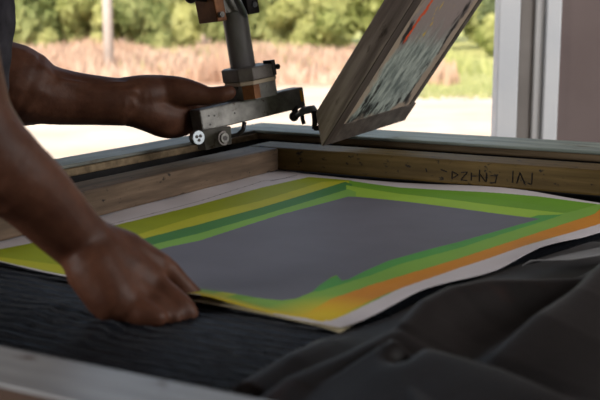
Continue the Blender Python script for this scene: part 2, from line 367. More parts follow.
def bed(u, v):
    s = .024 + u*(FS-.028); v = v/.22*.66 if v < .22 else .66 + (v-.22)/.78*.34
    t = .004 + v*(1.158); z = .0006 + .0016*(noise.noise(Vector((s*9, t*9, 2)))+.6)
    if t > .76:
        k = min(1, (t-.76)/.05); a = noise.noise(Vector((s*5, t*5, 8))); q = noise.noise(Vector((s*60, t*130, 1)))
        z += k*.001*(math.sin(2*PI*(t+.010*noise.noise(Vector((s*2.5, t*2, 8)))+.0016*noise.noise(Vector((s*22, t*10, 3))))/.0088)*(.8+.5*a) + .7*q)
    if t > .88:
        k = min(1, (t-.88)/.05); z += k*(ridge(s, t, W1, (.003, .008, .003), .012, .025) + ridge(s, t, W2, (.003, .008, .002), .012, .025) + ridge(s, t, W3, (.002, .006, .002), .012, .03))
    return (s, -t, z)
o = heightgrid('bed_cloth', bed, 300, 430, rib_m, None, thick=.001); o.location = (O2.x, O2.y, T-.004); o.rotation_euler = (0, 0, RZ)
setp(o, 'dark navy ribbed cloth spread over the bed inside the wooden frame', 'cloth')

# ------------------------------------------------------------------ printed sheet
def coons(top, bot, left, right):
    def line(pts):
        pts = [Vector(p) for p in pts]; L_ = [0]
        for a, b in zip(pts, pts[1:]): L_.append(L_[-1]+(b-a).length)
        def f(u):
            x = u*L_[-1]
            for i in range(len(pts)-1):
                if x <= L_[i+1] or i == len(pts)-2: return pts[i].lerp(pts[i+1], (x-L_[i])/(L_[i+1]-L_[i]))
        return f
    ft, fb, fl, frt = map(line, (top, bot, left, right)); P00, P10, P01, P11 = ft(0), ft(1), fb(0), fb(1)
    def g(u, v):
        return ft(u)*(1-v) + fb(u)*v + fl(v)*(1-u) + frt(v)*u - (P00*(1-u)*(1-v) + P10*u*(1-v) + P01*(1-u)*v + P11*u*v)
    return g
BL = st(277, 170.5); 
top = [BL, st(302, 176), st(342, 180), st(400, 184.5), st(460, 188.5), st(540, 197), st(600, 205.5), (.735, .168)]
right = [(.735, .168), st(600, 236), st(540, 257), st(497, 275), st(460, 287), st(420, 301), st(394, 312.5), st(365, 325), st(341, 335.5)]
bot = [(.002, .800), st(0, 266), st(40, 275), st(75, 282), st(150, 296), st(212, 306.5), st(270, 318), st(320, 329), st(341, 335.5)]
left = [BL, (.003, .20), (.004, .45), (.003, .66), (.002, .800)]
pg = coons(top, bot, left, right)
def poly(*pts): return [p if isinstance(p, tuple) and abs(p[0]) < 1.5 and abs(p[1]) < 1.5 else st(*p) for p in pts]
GRY = (70, 73, 84)
LAY = [   # colour, outline of the printed layer (later ones over earlier ones)
 ((132, 142, 22), poly((-14, 256), (30, 247), (112, 229), (200, 206.5), (260, 190.3), (309, 179.5), (352, 182.5), (352, 250), (260, 330), (200, 304), (60, 278), (-14, 262.5))),
 ((162, 162, 36), poly((-14, 260), (60, 268), (132, 240), (200, 218), (260, 203), (322, 184), (352, 183), (352, 250), (260, 330), (200, 303), (80, 281), (0, 265.3), (-14, 262))),
 ((96, 140, 42), poly((349, 182.5), (352, 183), (400, 189.8), (460, 195), (540, 201.5), (600, 207.5), (.722, .175), (600, 226), (540, 247), (460, 270), (400, 294), (330, 326), (212, 310), (352, 260))),
 ((62, 112, 56), poly((104, 254), (148, 241), (200, 227.5), (260, 210.5), (345, 183.8), (352, 186), (352, 260), (212, 302), (104, 300))),
 ((134, 168, 58), poly((346, 187), (400, 196.5), (480, 206), (560, 215), (604, 219), (604, 226), (350, 230))),
 ((110, 152, 66), poly((115, 259), (158, 246.5), (200, 236.5), (260, 219), (348, 191), (356, 194), (352, 260), (212, 303), (115, 300))),
 ((180, 118, 34), poly((606, 207), (.722, .175), (612, 222.5), (600, 227), (540, 246.5), (460, 271.5), (400, 294), (386, 299), (350, 314), (322, 327.5), (300, 321), (320, 306), (370, 289), (460, 262), (520, 241), (595, 216))),
 ((112, 152, 62), poly((606, 204), (595, 216.5), (520, 242), (460, 262), (400, 280), (370, 289), (330, 303), (300, 321), (240, 306), (320, 294), (369, 279.5), (400, 267.5), (460, 251.5), (520, 231), (560, 216.5), (600, 207))),
 ((74, 138, 66), poly((563, 217), (540, 225), (500, 238), (460, 251.5), (400, 268), (370, 279.5), (320, 295), (280, 300), (320, 286), (460, 240), (538, 217.5))),
 ((98, 98, 108), poly((120, 264), (168, 250), (200, 243.5), (280, 218), (348, 199), (357, 199.3), (400, 204), (460, 211), (540, 221.3), (500, 233), (460, 245), (425, 254), (389, 264.4), (365, 275), (349, 283.2), (342, 284.7), (339, 282), (336.5, 279), (331, 281.5), (320, 289), (312, 296), (296, 302.5), (282, 304.5), (262, 303.5), (212, 299), (120, 284))),
]
NU, NV = 560, 560
U_ = np.linspace(0, 1, NU+1); V_ = np.linspace(0, 1, NV+1)
def npline(pts, q):
    pts = np.array([tuple(p) for p in pts], float); L_ = np.concatenate([[0], np.cumsum(np.linalg.norm(np.diff(pts, axis=0), axis=1))]); x = q*L_[-1]
    return np.stack([np.interp(x, L_, pts[:, 0]), np.interp(x, L_, pts[:, 1])], -1)
ft_, fb_, fl_, fr_ = npline(top, U_), npline(bot, U_), npline(left, V_), npline(right, V_)
UU, VV = np.meshgrid(U_, V_); u3 = UU[..., None]; v3 = VV[..., None]
ST = ft_[None]*(1-v3) + fb_[None]*v3 + fl_[:, None]*(1-u3) + fr_[:, None]*u3 - (ft_[0]*(1-u3)*(1-v3) + ft_[-1]*u3*(1-v3) + fb_[0]*(1-u3)*v3 + fb_[-1]*u3*v3)
ST = ST.reshape(-1, 2); UV = np.stack([UU, VV], -1).reshape(-1, 2)
def inside(P, polyg):
    x, y = P[:, 0], P[:, 1]; r = np.zeros(len(P), bool); n = len(polyg)
    for i in range(n):
        x1, y1 = polyg[i]; x2, y2 = polyg[(i+1) % n]
        if y1 == y2: continue
        c = ((y1 > y) != (y2 > y)) & (x < (x2-x1)*(y-y1)/(y2-y1)+x1); r ^= c
    return r
def lin(c):
    c = np.array(c)/255.; return np.where(c <= .04045, c/12.92, ((c+.055)/1.055)**2.4)
col = np.tile(lin((200, 194, 198)), (len(ST), 1))
for c_, pl in LAY: col[inside(ST, pl)] = lin(c_)*(1.25 if c_ != (98, 98, 108) else 1.12)
def dist_line(P, pts):
    d = np.full(len(P), 9.)
    for a, b in zip(pts, pts[1:]):
        a = np.array(a); b = np.array(b); e = b-a; kk = np.clip(((P-a)@e)/(e@e), 0, 1); d = np.minimum(d, np.linalg.norm(P-(a+kk[:, None]*e), axis=1))
    return d
# soft ink blend along the front edge: yellow running into green, then grey
FE = [st(100, 287.5), st(150, 296), st(212, 306.5), st(270, 318), st(333, 332)]
df = dist_line(ST, FE); on = ~np.all(np.isclose(col, lin((200, 194, 198))), axis=1)
ff = np.clip(1-(df-.004)/.034, 0, 1)[:, None]*on[:, None]*(ST[:, 0] > .3)[:, None]
ff2 = np.clip(1-(df-.004)/.014, 0, 1)[:, None]*on[:, None]*(ST[:, 0] > .3)[:, None]
col = col*(1-ff*.75) + lin((112, 140, 56))*ff*.75
col = col*(1-ff2) + lin((186, 166, 30))*ff2
cy = np.array(st(322, 322)); dy = np.linalg.norm((ST-cy)*np.array([1, .7]), axis=1); kf = np.clip(1.25-dy/.055, 0, 1)[:, None]*on[:, None]
col = col*(1-kf) + lin((214, 184, 20))*kf
# pencil line, hole and streak in the left margin
for pts, wd in (([st(96, 230.5), st(120, 224.5), st(200, 203), st(262, 184), st(296, 179.5)], .0007), ([st(271, 183.5), st(284, 181), st(297, 177.5)], .0016), ([st(271, 174.3), st(274.5, 173.6)], .0035)):
    q = dist_line(ST, pts) < wd; col[q] = lin((70, 62, 62))
u_, v_ = UV[:, 0], UV[:, 1]
z = .0016 + .0008*np.sin(ST[:, 0]*17+ST[:, 1]*9)
z += .0085*np.clip((u_-.90)/.10, 0, 1)**1.5*(np.sin(v_*17+1)*.35+.65)*np.clip((v_-.15)*8, 0, 1)
z += .0015*np.clip((v_-.95)/.05, 0, 1)
z += .010*np.clip(1-v_/.10, 0, 1)*np.exp(-((u_-.62)/.16)**2)*np.clip(v_*30+.35, 0, 1)
z += .003*np.clip(1-u_/.1, 0, 1)*np.sin(v_*14)**2*np.clip(v_*20-2, 0, 1)
# lifted by the fingers
lp = np.array(st(206, 302)); z += .004*np.exp(-(np.linalg.norm(ST-lp, axis=1)/.05)**2)
me = bpy.data.meshes.new('print'); vv = np.stack([ST[:, 0], -ST[:, 1], z], 1)
idx = (np.arange(NV)[:, None]*(NU+1)+np.arange(NU)[None, :]).ravel(); fc = np.stack([idx, idx+NU+1, idx+NU+2, idx+1], 1)
me.from_pydata(vv.tolist(), [], fc.tolist()); me.update(); me.polygons.foreach_set('use_smooth', [True]*len(me.polygons))
at_ = me.color_attributes.new('ink', 'FLOAT_COLOR', 'POINT'); at_.data.foreach_set('color', np.concatenate([col, np.ones((len(col), 1))], 1).astype(np.float32).ravel())
pm = bpy.data.materials.new('printed paper'); pm.use_nodes = True; N = pm.node_tree.nodes; L = pm.node_tree.links; b = N['Principled BSDF']
ca = N.new('ShaderNodeVertexColor'); ca.layer_name = 'ink'; tc = N.new('ShaderNodeTexCoord'); n1 = N.new('ShaderNodeTexNoise'); n1.inputs['Scale'].default_value = 14; n1.inputs['Detail'].default_value = 8
L.new(tc.outputs['Object'], n1.inputs[0]); mr = N.new('ShaderNodeMapRange'); mr.inputs[3].default_value = .86; mr.inputs[4].default_value = 1.12; L.new(n1.outputs[0], mr.inputs[0])
mx = N.new('ShaderNodeMixRGB'); mx.blend_type = 'MULTIPLY'; mx.inputs[0].default_value = 1; L.new(ca.outputs[0], mx.inputs[1]); L.new(mr.outputs[0], mx.inputs[2]); L.new(mx.outputs[0], b.inputs['Base Color'])
b.inputs['Roughness'].default_value = .6; b.inputs['Specular IOR Level'].default_value = .15
n2 = N.new('ShaderNodeTexNoise'); n2.inputs['Scale'].default_value = 500; L.new(tc.outputs['Object'], n2.inputs[0]); bp = N.new('ShaderNodeBump'); bp.inputs['Strength'].default_value = .25; bp.inputs['Distance'].default_value = .0006; L.new(n2.outputs[0], bp.inputs['Height']); L.new(bp.outputs[0], b.inputs['Normal'])
me.materials.append(pm); sheet = bpy.data.objects.new('printed_sheet', me); C.objects.link(sheet); sheet.location = (O2.x, O2.y, T+.0026); sheet.rotation_euler = (0, 0, RZ)
setp(sheet, 'paper print with a grey field inside green, yellow and orange bands', 'print')
md = sheet.modifiers.new('solid', 'SOLIDIFY'); md.thickness = .0004; md.offset = -1
# a second sheet just showing under the front edge
us_m = mat('sheet under the print', srgb(206, 196, 160), srgb(214, 208, 196), .6, (3, 9, 3))
bot2 = [(bx_+.0, by_+.0025) for bx_, by_ in bot[4:]]; top2 = [(x, y-.10) for x, y in bot2]
ug = coons(top2, bot2, [top2[0], bot2[0]], [top2[-1], bot2[-1]])
def us(u, v):
    p = ug(u, v); zz = .0016 + .0035*math.exp(-((Vector(st(206, 302))-p).length/.05)**2)-.004*v
    return (p.x, -p.y, max(.0008, zz-.0008))
o = heightgrid('under_sheet', us, 60, 12, us_m); o.location = (O2.x, O2.y, T+.0026); o.rotation_euler = (0, 0, RZ)
setp(o, 'thin yellowish cream strip of paper showing under the front edge of the print', 'paper')

# ------------------------------------------------------------------ black cloth, lower right
ctop = [st(232, 392), st(286, 362), st(322, 341), st(338, 336), (.612, .80), (.615, .70), (.645, .56), (.70, .34), (.78, .30), (1.14, .22)]
cbot = [st(232, 392), (.70, 1.158), (.80, 1.158), (.95, 1.158), (1.14, 1.158)]
cbot[0] = (.655, 1.157); ctop[0] = st(233, 391)
cg = coons(ctop, cbot, [ctop[0], cbot[0]], [ctop[-1], cbot[-1]])
def rp(*pp, z=.035): return [st(x, y, z) for x, y in pp]
R1 = rp((388, 346), (402, 326), (422, 310), (450, 296), (490, 286), (530, 281), (580, 277), (612, 262), (660, 245))
R2 = rp((455, 352), (500, 330), (540, 309), (578, 286), (604, 264), (660, 235), z=.045)
R3 = rp((392, 338), (420, 346), (460, 355), (500, 366), (580, 396), (660, 430), z=.04)
R4 = rp((262, 398), (290, 384), (345, 368), (392, 350), z=.018)
R5 = rp((244, 387), (290, 361), (326, 341), z=.010)
R7 = rp((392, 352), (402, 368), (418, 388), (440, 420), z=.034)
CC = st(404, 352, .035)
def clothf(u, v):
    p = cg(u, v); s, t = p.x, p.y
    e = min(1, v/.03)
    rs = (ridge(s, t, R1, (.012, .034, .040, .040, .038, .034, .030, .028, .024), .040, .014), ridge(s, t, R2, (.0, .020, .036, .042, .040, .03), .075, .020),
        ridge(s, t, R3, (.034, .034, .034, .034, .030, .02), .10, .012), ridge(s, t, R4, (.014, .020, .026, .032), .045, .010),
        ridge(s, t, R5, (.012, .013, .006), .022, .007), .8*ridge(s, t, R7, (.034, .030, .026, .02), .018, .10))
    z = .003 + e*max(rs)
    dc = math.hypot(s-CC[0], (t-CC[1])*.6); z -= .016*math.exp(-(dc/.010)**2)
    z += e*.006*(noise.noise(Vector((s*9, t*6, 5)))+.3)
    z = min(z, .002 + .9*v + (.004 if v < .01 else .0))
    return (s, -t, z)
o = heightgrid('black_cloth', clothf, 200, 220, cloth_m, thick=.0008); o.location = (O2.x, O2.y, T-.0015); o.rotation_euler = (0, 0, RZ)
setp(o, 'smooth black cloth bunched in folds at the front right of the bed', 'cloth')
gt = [st(522, 276), st(560, 266), st(612, 254)]; gb = [st(530, 281), st(570, 280), st(640, 268)]
gg = coons(gt, gb, [gt[0], gb[0]], [gt[-1], gb[-1]])
o = heightgrid('grey_cloth', lambda u, v: (gg(u, v).x, -gg(u, v).y, .012+.012*v), 30, 10, grey_cloth, thick=.001); o.location = (O2.x, O2.y, T); o.rotation_euler = (0, 0, RZ)
setp(o, 'pale grey strip of cloth between the print and the black folds', 'cloth')

# ------------------------------------------------------------------ raised small screen
c0 = at(321, 147, 1.95)
e1 = Vector((.56, .82, .07)).normalized(); e2 = Vector((.50, -.31, .80)); e2 = (e2 - e1*e2.dot(e1)).normalized(); e3 = e1.cross(e2).normalized()   # e3 towards the viewer / down
scr = empty('raised_screen', c0)
MR = Matrix((e1, e2, e3)).transposed(); scr.rotation_euler = MR.to_euler()
setp(scr, 'small wooden printing screen tilted up, ink stained mesh, held by the clamp', 'screen')
dark_scr = mat('dark screen wood', srgb(58, 52, 48), srgb(92, 84, 78), .6, (30, 30, 50), bump=.6)
SW, SH, TH = .315, .46, .046
def wedge(name, m, x0, x1, y1, cut):
    b = bmesh.new(); A_ = []
    for x in (x0, x1): A_.append([b.verts.new(p) for p in ((x, 0, 0), (x, y1, 0), (x, y1, -TH), (x, cut, -TH))])
    for i in range(4): b.faces.new((A_[0][i], A_[0][(i+1) % 4], A_[1][(i+1) % 4], A_[1][i]))
    b.faces.new(A_[0][::-1]); b.faces.new(A_[1]); return obj(name, b, m, scr, bevel=.003)
wedge('side_member', scr_wood, 0, .031, SH, .045)
tb('shaded_face_strip', scr, mat('shaded dirty front face', srgb(52, 44, 40), srgb(84, 74, 68), .6, (40, 6, 40), bump=.5), (.002, .004, .0), (.0325, SH-.002, .0012), 0)  # added strip: the member's front-face shade and dirt put into its colour
tb('side_member', scr, dark_scr, (SW-.026, .0465, -TH), (SW-.006, SH, 0), .003)
wedge('bottom_member', dark_scr, .0315, SW+.004, .0461, .045)
tb('top_member', scr, scr_wood, (.0315, SH-.034, -TH), (SW-.0265, SH, 0), .003)
mm = bpy.data.materials.new('ink stained mesh'); mm.use_nodes = True; N = mm.node_tree.nodes; L = mm.node_tree.links; b = N['Principled BSDF']; b.inputs['Roughness'].default_value = .5
tc = N.new('ShaderNodeTexCoord')
def nzz(sc, loc=(0, 0, 0), det=6):
    mp = N.new('ShaderNodeMapping'); mp.inputs['Scale'].default_value = sc; mp.inputs['Location'].default_value = loc; L.new(tc.outputs['Object'], mp.inputs[0])
    n = N.new('ShaderNodeTexNoise'); n.inputs['Scale'].default_value = 1; n.inputs['Detail'].default_value = det; n.inputs['Roughness'].default_value = .65; L.new(mp.outputs[0], n.inputs[0]); return n.outputs[0]
def rmp(v, a, b_, c=0., d=1.):
    r = N.new('ShaderNodeMapRange'); r.inputs[1].default_value = a; r.inputs[2].default_value = b_; r.inputs[3].default_value = c; r.inputs[4].default_value = d; L.new(v, r.inputs[0]); return r.outputs[0]
def mixc(f, a, b_):
    x = N.new('ShaderNodeMixRGB'); L.new(f, x.inputs[0])
    for i, q in ((1, a), (2, b_)):
        if isinstance(q, tuple): x.inputs[i].default_value = q
        else: L.new(q, x.inputs[i])
    return x.outputs[0]
base = mixc(rmp(nzz((60, 22, 60), (0, 0, 0), 8), .38, .62), srgb(92, 102, 98), srgb(160, 168, 160))
sx_ = N.new('ShaderNodeSeparateXYZ'); L.new(tc.outputs['Object'], sx_.inputs[0])
def mth(op, a, b_):
    x = N.new('ShaderNodeMath'); x.operation = op
    for i, q in enumerate((a, b_)):
        if isinstance(q, (int, float)): x.inputs[i].default_value = q
        else: L.new(q, x.inputs[i])
    return x.outputs[0]
nwob = rmp(nzz((16, 12, 16), (4, 2, 0)), .3, .7, -.02, .02)
xw = mth('ADD', sx_.outputs[0], nwob); yw = mth('ADD', sx_.outputs[1], nwob)
# bare pale border at both sides and the foot, dark ink smears just inside it, upper part mauve grey
edge = mth('MINIMUM', mth('MINIMUM', mth('SUBTRACT', xw, .034), mth('SUBTRACT', SW-.026, xw)), mth('SUBTRACT', yw, .026))
ink = mth('MULTIPLY', rmp(mth('ABSOLUTE', mth('SUBTRACT', edge, .036), 0), .010, .022, 1., 0.), rmp(nzz((30, 9, 30), (1, 7, 0), 7), .50, .56))
col_ = mixc(rmp(mth('ADD', sx_.outputs[1], rmp(nzz((20, 8, 20), (9, 1, 0)), .3, .7, -.04, .04)), .20, .26), base, srgb(132, 120, 116))
col_ = mixc(rmp(edge, .018, .03, 1., 0.), col_, srgb(150, 134, 118))
col_ = mixc(ink, col_, srgb(24, 22, 22))
org = mth('MULTIPLY', rmp(mth('ABSOLUTE', mth('SUBTRACT', mth('ADD', sx_.outputs[0], rmp(nzz((9, 18, 9), (3, 3, 0)), .3, .7, -.012, .012)), .080), 0), .003, .006, 1., 0.), rmp(sx_.outputs[1], .225, .24))
col_ = mixc(org, col_, srgb(196, 72, 24))
yel = mth('MULTIPLY', rmp(nzz((34, 14, 34), (5, 5, 1)), .60, .64), mth('MULTIPLY', rmp(sx_.outputs[1], .2, .21), rmp(mth('ABSOLUTE', mth('SUBTRACT', sx_.outputs[0], .155), 0), .03, .04, 1., 0.)))
col_ = mixc(yel, col_, srgb(190, 160, 40)); L.new(col_, b.inputs['Base Color'])
bp = N.new('ShaderNodeBump'); bp.inputs['Strength'].default_value = .6; bp.inputs['Distance'].default_value = .001; L.new(nzz((90, 60, 90)), bp.inputs['Height']); L.new(bp.outputs[0], b.inputs['Normal'])
tb('mesh_panel', scr, mm, (.0315, .0265+.02, -.0045), (SW-.0265, SH-.0345, -.0015), 0)

# ------------------------------------------------------------------ clamp
bl = at(203, 132, 1.90); br = at(306, 107, 2.055)
cx = (br-bl).normalized(); cz = Vector((0, 0, 1)); cz = (at(199.8, 108.5, 1.90)-bl); cz = (cz - cx*cz.dot(cx)).normalized(); cyv = cz.cross(cx).normalized()
cl = empty('press_clamp', (bl.x, bl.y, bl.z)); CM = Matrix((cx, cyv, cz)).transposed(); cl.rotation_euler = CM.to_euler()
setp(cl, 'worn steel clamp with upright tube, gripped by the far hand', 'clamp')
LB = (br-bl).length; print('bar', LB, cx, cz)
def loc(px, py, Y): return CM.inverted() @ (at(px, py, Y) - bl)
HB = .0395
tb('bar', cl, steel, (0, 0, 0), (LB, .034, HB), .0025)
for q in ((.018, .010), (.03, .024), (.018, .026), (.075, .020)):
    b = bmesh.new(); cyl(b, (q[0], -.0006, q[1]), (q[0], .002, q[1]), .0017, 10); obj('screw_hole', b, dark_metal, cl)
tb('paint_spot', cl, orange_paint, (LB-.010, -.0008, .012), (LB-.005, .0, .034), 0)
pc = loc(252, 96, 2.0); X0 = pc.x; YC = .017
lean = (loc(236, 16, 1.97) - loc(244, 66, 1.97)).normalized()
def up(h, dx=0., dy=0.): return Vector((X0+dx, YC+dy, HB)) + lean*h
# tilted block with chamfered sides
def prism(bm, pts2, h0, h1, c0_=None):      # pts2 in clamp x,y around the post axis
    n = len(pts2); A_ = [bm.verts.new(up(h0, x, y)) for x, y in pts2]; B_ = [bm.verts.new(up(h1, x, y)) for x, y in pts2]
    for i in range(n): bm.faces.new((A_[i], A_[(i+1) % n], B_[(i+1) % n], B_[i]))
    bm.faces.new(A_[::-1]); bm.faces.new(B_)
def octo(a, c): return [(-a, -a+c), (-a+c, -a), (a-c, -a), (a, -a+c), (a, a-c), (a-c, a), (-a+c, a), (-a, a-c)]
b = bmesh.new(); prism(b, octo(.040, .016), -.002, .030); blk = obj('block', b, steel, cl, bevel=.0015)
b = bmesh.new()
for i in range(1): prism(b, [(-.0408, -.026), (-.0255, -.0408), (-.012, -.0408), (-.012, -.038), (-.0245, -.038), (-.038, -.0245)], .001, .026)
obj('copper_patch', b, rust, cl)
b = bmesh.new(); prism(b, octo(.0425, .018), .0265, .0335); obj('rubber_band', b, rubber, cl, bevel=.001)
b = bmesh.new(); prism(b, octo(.045, .02), .034, .058); obj('collar', b, collar_m, cl, bevel=.002)
b = bmesh.new(); prism(b, [(.020, -.046), (.028, -.047), (.028, -.02), (.020, -.02)], .036, .064); cyl(b, up(.050, .034, -.047), up(.050, .034, -.038), .005, 14); obj('collar_bolt', b, dark_metal, cl, bevel=.001)
b = bmesh.new(); tb0 = loc(243.5, 70, 2.0); cyl(b, tb0, tb0+lean*.43, .0236, 40); obj('tube', b, tube_steel, cl, smooth=False, bevel=.001)
for f_ in cl.children[-1].data.polygons: f_.use_smooth = len(f_.vertices) == 4
X0 -= .021; lean = (lean + Vector((-.03, 0, 0))).normalized()
# upper bracket
b = bmesh.new(); prism(b, [(-.048, -.030), (-.026, -.030), (-.026, .03), (-.048, .03)], .148, .225); obj('bracket_cheek', b, rust, cl, bevel=.002)
b = bmesh.new(); prism(b, [(.020, -.034), (.047, -.034), (.047, .03), (.020, .03)], .152, .225); obj('bracket_cheek', b, dark_metal, cl, bevel=.002)
b = bmesh.new(); prism(b, [(-.0255, -.024), (.0195, -.024), (.0195, .03), (-.0255, .03)], .160, .225); obj('bracket_body', b, steel, cl, bevel=.002)
b = bmesh.new(); loft(b, [up(.235, -.020, -.036), up(.19, -.008, -.042), up(.158, .004, -.040), up(.150, .012, -.034)], [(.006, .004), (.008, .005), (.009, .004), (.005, .003)], 14); obj('cam_lever', b, chrome, cl, smooth=True)
for q in ((-.040, .160), (.036, .168)):
    b = bmesh.new(); cyl(b, up(q[1], q[0], -.038), up(q[1], q[0], -.028), .005, 16); cyl(b, up(q[1], q[0], -.0395), up(q[1], q[0], -.038), .0025, 6); obj('bolt', b, chrome if q[0] > 0 else steel, cl)
b = bmesh.new(); cyl(b, up(.190, -.046, -.005), up(.196, -.075, -.005), .005, 16); ball(b, up(.198, -.078, -.005), .0115, 3); obj('knob', b, dark_metal, cl, smooth=True)
X0 += .021
# lower jaw: plate, pins and washers
PY = 1.885
def fl(px, py, Y=PY): return loc(px, py, Y)
b = bmesh.new(); q = [fl(202, 131), fl(231, 126), fl(232, 144), fl(206, 150.5)]
A_ = [b.verts.new(p) for p in q]; B_ = [b.verts.new(p + Vector((0, .026, 0))) for p in q]
for i in range(4): b.faces.new((A_[i], A_[(i+1) % 4], B_[(i+1) % 4], B_[i]))
b.faces.new(A_[::-1]); b.faces.new(B_); obj('jaw_plate', b, steel, cl, bevel=.0015)
def disc(name, px, py, r, d, m, Y=PY, hole=None, holes=None):
    b = bmesh.new(); c = fl(px, py, Y); cyl(b, c, c+Vector((0, -d, 0)), r, 32); o = obj(name, b, m, cl, bevel=.0012)
    if hole:
        b = bmesh.new(); cyl(b, c+Vector((0, -d-.0006, 0)), c+Vector((0, -d+.002, 0)), hole, 6); obj('socket', b, dark_metal, o)
    return o
disc('washer', 223, 138, .0135, .004, collar_m); disc('washer_ring', 223, 138, .0095, .007, steel, hole=.0048)
o = disc('pin_cap', 195, 137.5, .0132, .012, chrome, 1.875)
c = fl(195, 137.5, 1.875); b = bmesh.new()
for k in range(3):
    a = 2*PI*k/3+.5; q = c+Vector((math.cos(a)*.0045, -.0128, math.sin(a)*.0045)); cyl(b, q, q+Vector((0, .002, 0)), .003, 12)
obj('socket', b, dark_metal, o)
b = bmesh.new(); pts = [fl(227, 131, 1.91), fl(231, 136, 1.91), fl(238, 134.5, 1.91), fl(243, 130, 1.91), fl(244.5, 122, 1.91)]; loft(b, pts, [.004]*5, 12); obj('link', b, dark_metal, cl, smooth=True)
# right-hand toggle
b = bmesh.new(); ball(b, loc(294, 116.5, 2.03), .0095, 3); cyl(b, loc(294, 116, 2.03), loc(296, 104, 2.05), .006, 14); obj('toggle_ball', b, dark_metal, cl, smooth=True)
b = bmesh.new(); loft(b, [loc(297, 115.5, 2.02), loc(304, 110.5, 2.01), loc(313, 109, 2.0), loc(316, 113, 1.99)], [.005, .0075, .0075, .005], 16); obj('toggle_lever', b, chrome, cl, smooth=True)
b = bmesh.new(); loft(b, [loc(302, 113, 2.02), loc(302.5, 119, 2.02), loc(304, 124, 2.02)], [.004]*3, 12); obj('toggle_arm', b, dark_metal, cl, smooth=True); b = bmesh.new(); loft(b, [loc(314, 111, 1.99), loc(315, 120, 1.99), loc(314.5, 129, 1.99)], [.0055, .0055, .005], 12); loft(b, [loc(314.5, 128, 1.99), loc(321, 128, 1.985)], [.005, .005], 12); obj('toggle_hook', b, dark_metal, cl, smooth=True)

# ------------------------------------------------------------------ person
def remeshed(name, bm, voxel, m, parent, smooth_it=6, fac=.6):
    o = obj(name, bm, None, None)
    md = o.modifiers.new('r', 'REMESH'); md.mode = 'VOXEL'; md.voxel_size = voxel; md.use_smooth_shade = True
    md = o.modifiers.new('s', 'SMOOTH'); md.iterations = smooth_it; md.factor = fac
    dg = bpy.context.evaluated_depsgraph_get(); me = bpy.data.meshes.new_from_object(o.evaluated_get(dg)); old = o.data; o.modifiers.clear(); o.data = me; bpy.data.meshes.remove(old)
    me.materials.clear(); me.materials.append(m)
    for p in me.polygons: p.use_smooth = True
    if parent:
        o.parent = parent; o.matrix_parent_inverse = Matrix.Translation(parent.location).inverted()
    return o
person = wroot('person', (-.70, 1.54, 0))
setp(person, 'person in a dark grey shirt leaning over the table, hands on print and clamp', 'person')
def V(x, y, z): return Vector((x, y, T+z))
pel = V(-.74, 1.56, .10); chest = V(-.59, 1.50, .38); neck = V(-.55, 1.47, .55)
shR = V(-.555, 1.27, .455); shL = V(-.60, 1.69, .455)
bm = bmesh.new()
# torso, neck, head
for a, b_, ra, rb in ((pel, pel.lerp(chest, .5), .115, .105), (pel.lerp(chest, .5), chest, .105, .115)):
    for dy in (-.06, .06):
        d = Vector((0, dy, 0)); cap_chain(bm, [(a+d, ra), (b_+d, rb)])
cap_chain(bm, [(shR, .055), (chest+Vector((.0, -.05, .06)), .085), (chest+Vector((0, .05, .06)), .085), (shL, .055)])
head = V(-.50, 1.46, .70)
cap_chain(bm, [(chest+Vector((0, 0, .08)), .075), (neck, .056), (head-Vector((.01, 0, .04)), .052)])
ball(bm, head+Vector((-.005, 0, .02)), 1, 4, (.096, .076, .105)); ball(bm, head+Vector((.03, 0, -.045)), 1, 4, (.058, .054, .062))
cap_chain(bm, [(head+Vector((.088, 0, .0)), .009), (head+Vector((.103, 0, -.028)), .014)])           # nose
cap_chain(bm, [(head+Vector((.078, -.02, -.062)), .008), (head+Vector((.085, 0, -.062)), .010), (head+Vector((.078, .02, -.062)), .008)])   # lips
for sy in (-1, 1): ball(bm, head+Vector((-.005, sy*.078, -.005)), 1, 3, (.018, .009, .030))
# legs (under the trousers)
for sy in (-1, 1):
    hip = pel+Vector((0, sy*.09, -.04)); kn = Vector((-.70+.0, 1.55+sy*.12, .48)); an = Vector((-.76, 1.55+sy*.14, .09))
    cap_chain(bm, [(hip, .088), (kn, .055), (an, .038)])
# far arm (left): elbow, forearm, hand round the clamp
YF = 1.93
eL = V(-.60, 1.80, .235)
cap_chain(bm, [(shL, .055), (shL.lerp(eL, .5), .050), (eL, .046)])
fa = [(eL, .050), (at(12, 83, 1.84), .070), (at(40, 93, 1.85), .055), (at(70, 98, 1.87), .0480), (at(100, 100.5, 1.88), .0440), (at(124, 102.5, 1.89), .0420)]
cap_chain(bm, fa)
cap_chain(bm, [(at(30, 80, 1.812), .008), (at(70, 88, 1.832), .007), (at(100, 92, 1.845), .006), (at(134, 91, 1.863), .007)])
cap_chain(bm, [(at(60, 82, 1.825), .007), (at(90, 86, 1.847), .006), (at(128, 84, 1.872), .006)])
h = lambda x, y, Y=1.92: at(x, y, Y)
cap_chain(bm, [(h(120, 97, 1.89), .034), (h(142, 95, 1.90), .036), (h(160, 93), .033), (h(180, 92), .028), (h(197, 94), .0215), (h(208, 96), .0170), (h(220, 94.5), .0155), (h(229, 92.5, 1.925), .0140)])   # thumb and its mount
cap_chain(bm, [(h(122, 106, 1.89), .034), (h(142, 109, 1.90), .036), (h(160, 115, 1.92), .036), (h(176, 116, 1.94), .032)])
cap_chain(bm, [(h(125, 108, 1.89), .028), (h(150, 116, 1.91), .030), (h(168, 122, 1.93), .031), (h(184, 122, 1.95), .026)])
cap_chain(bm, [(h(160, 105, 1.95), .028), (h(182, 107, 1.96), .026)])
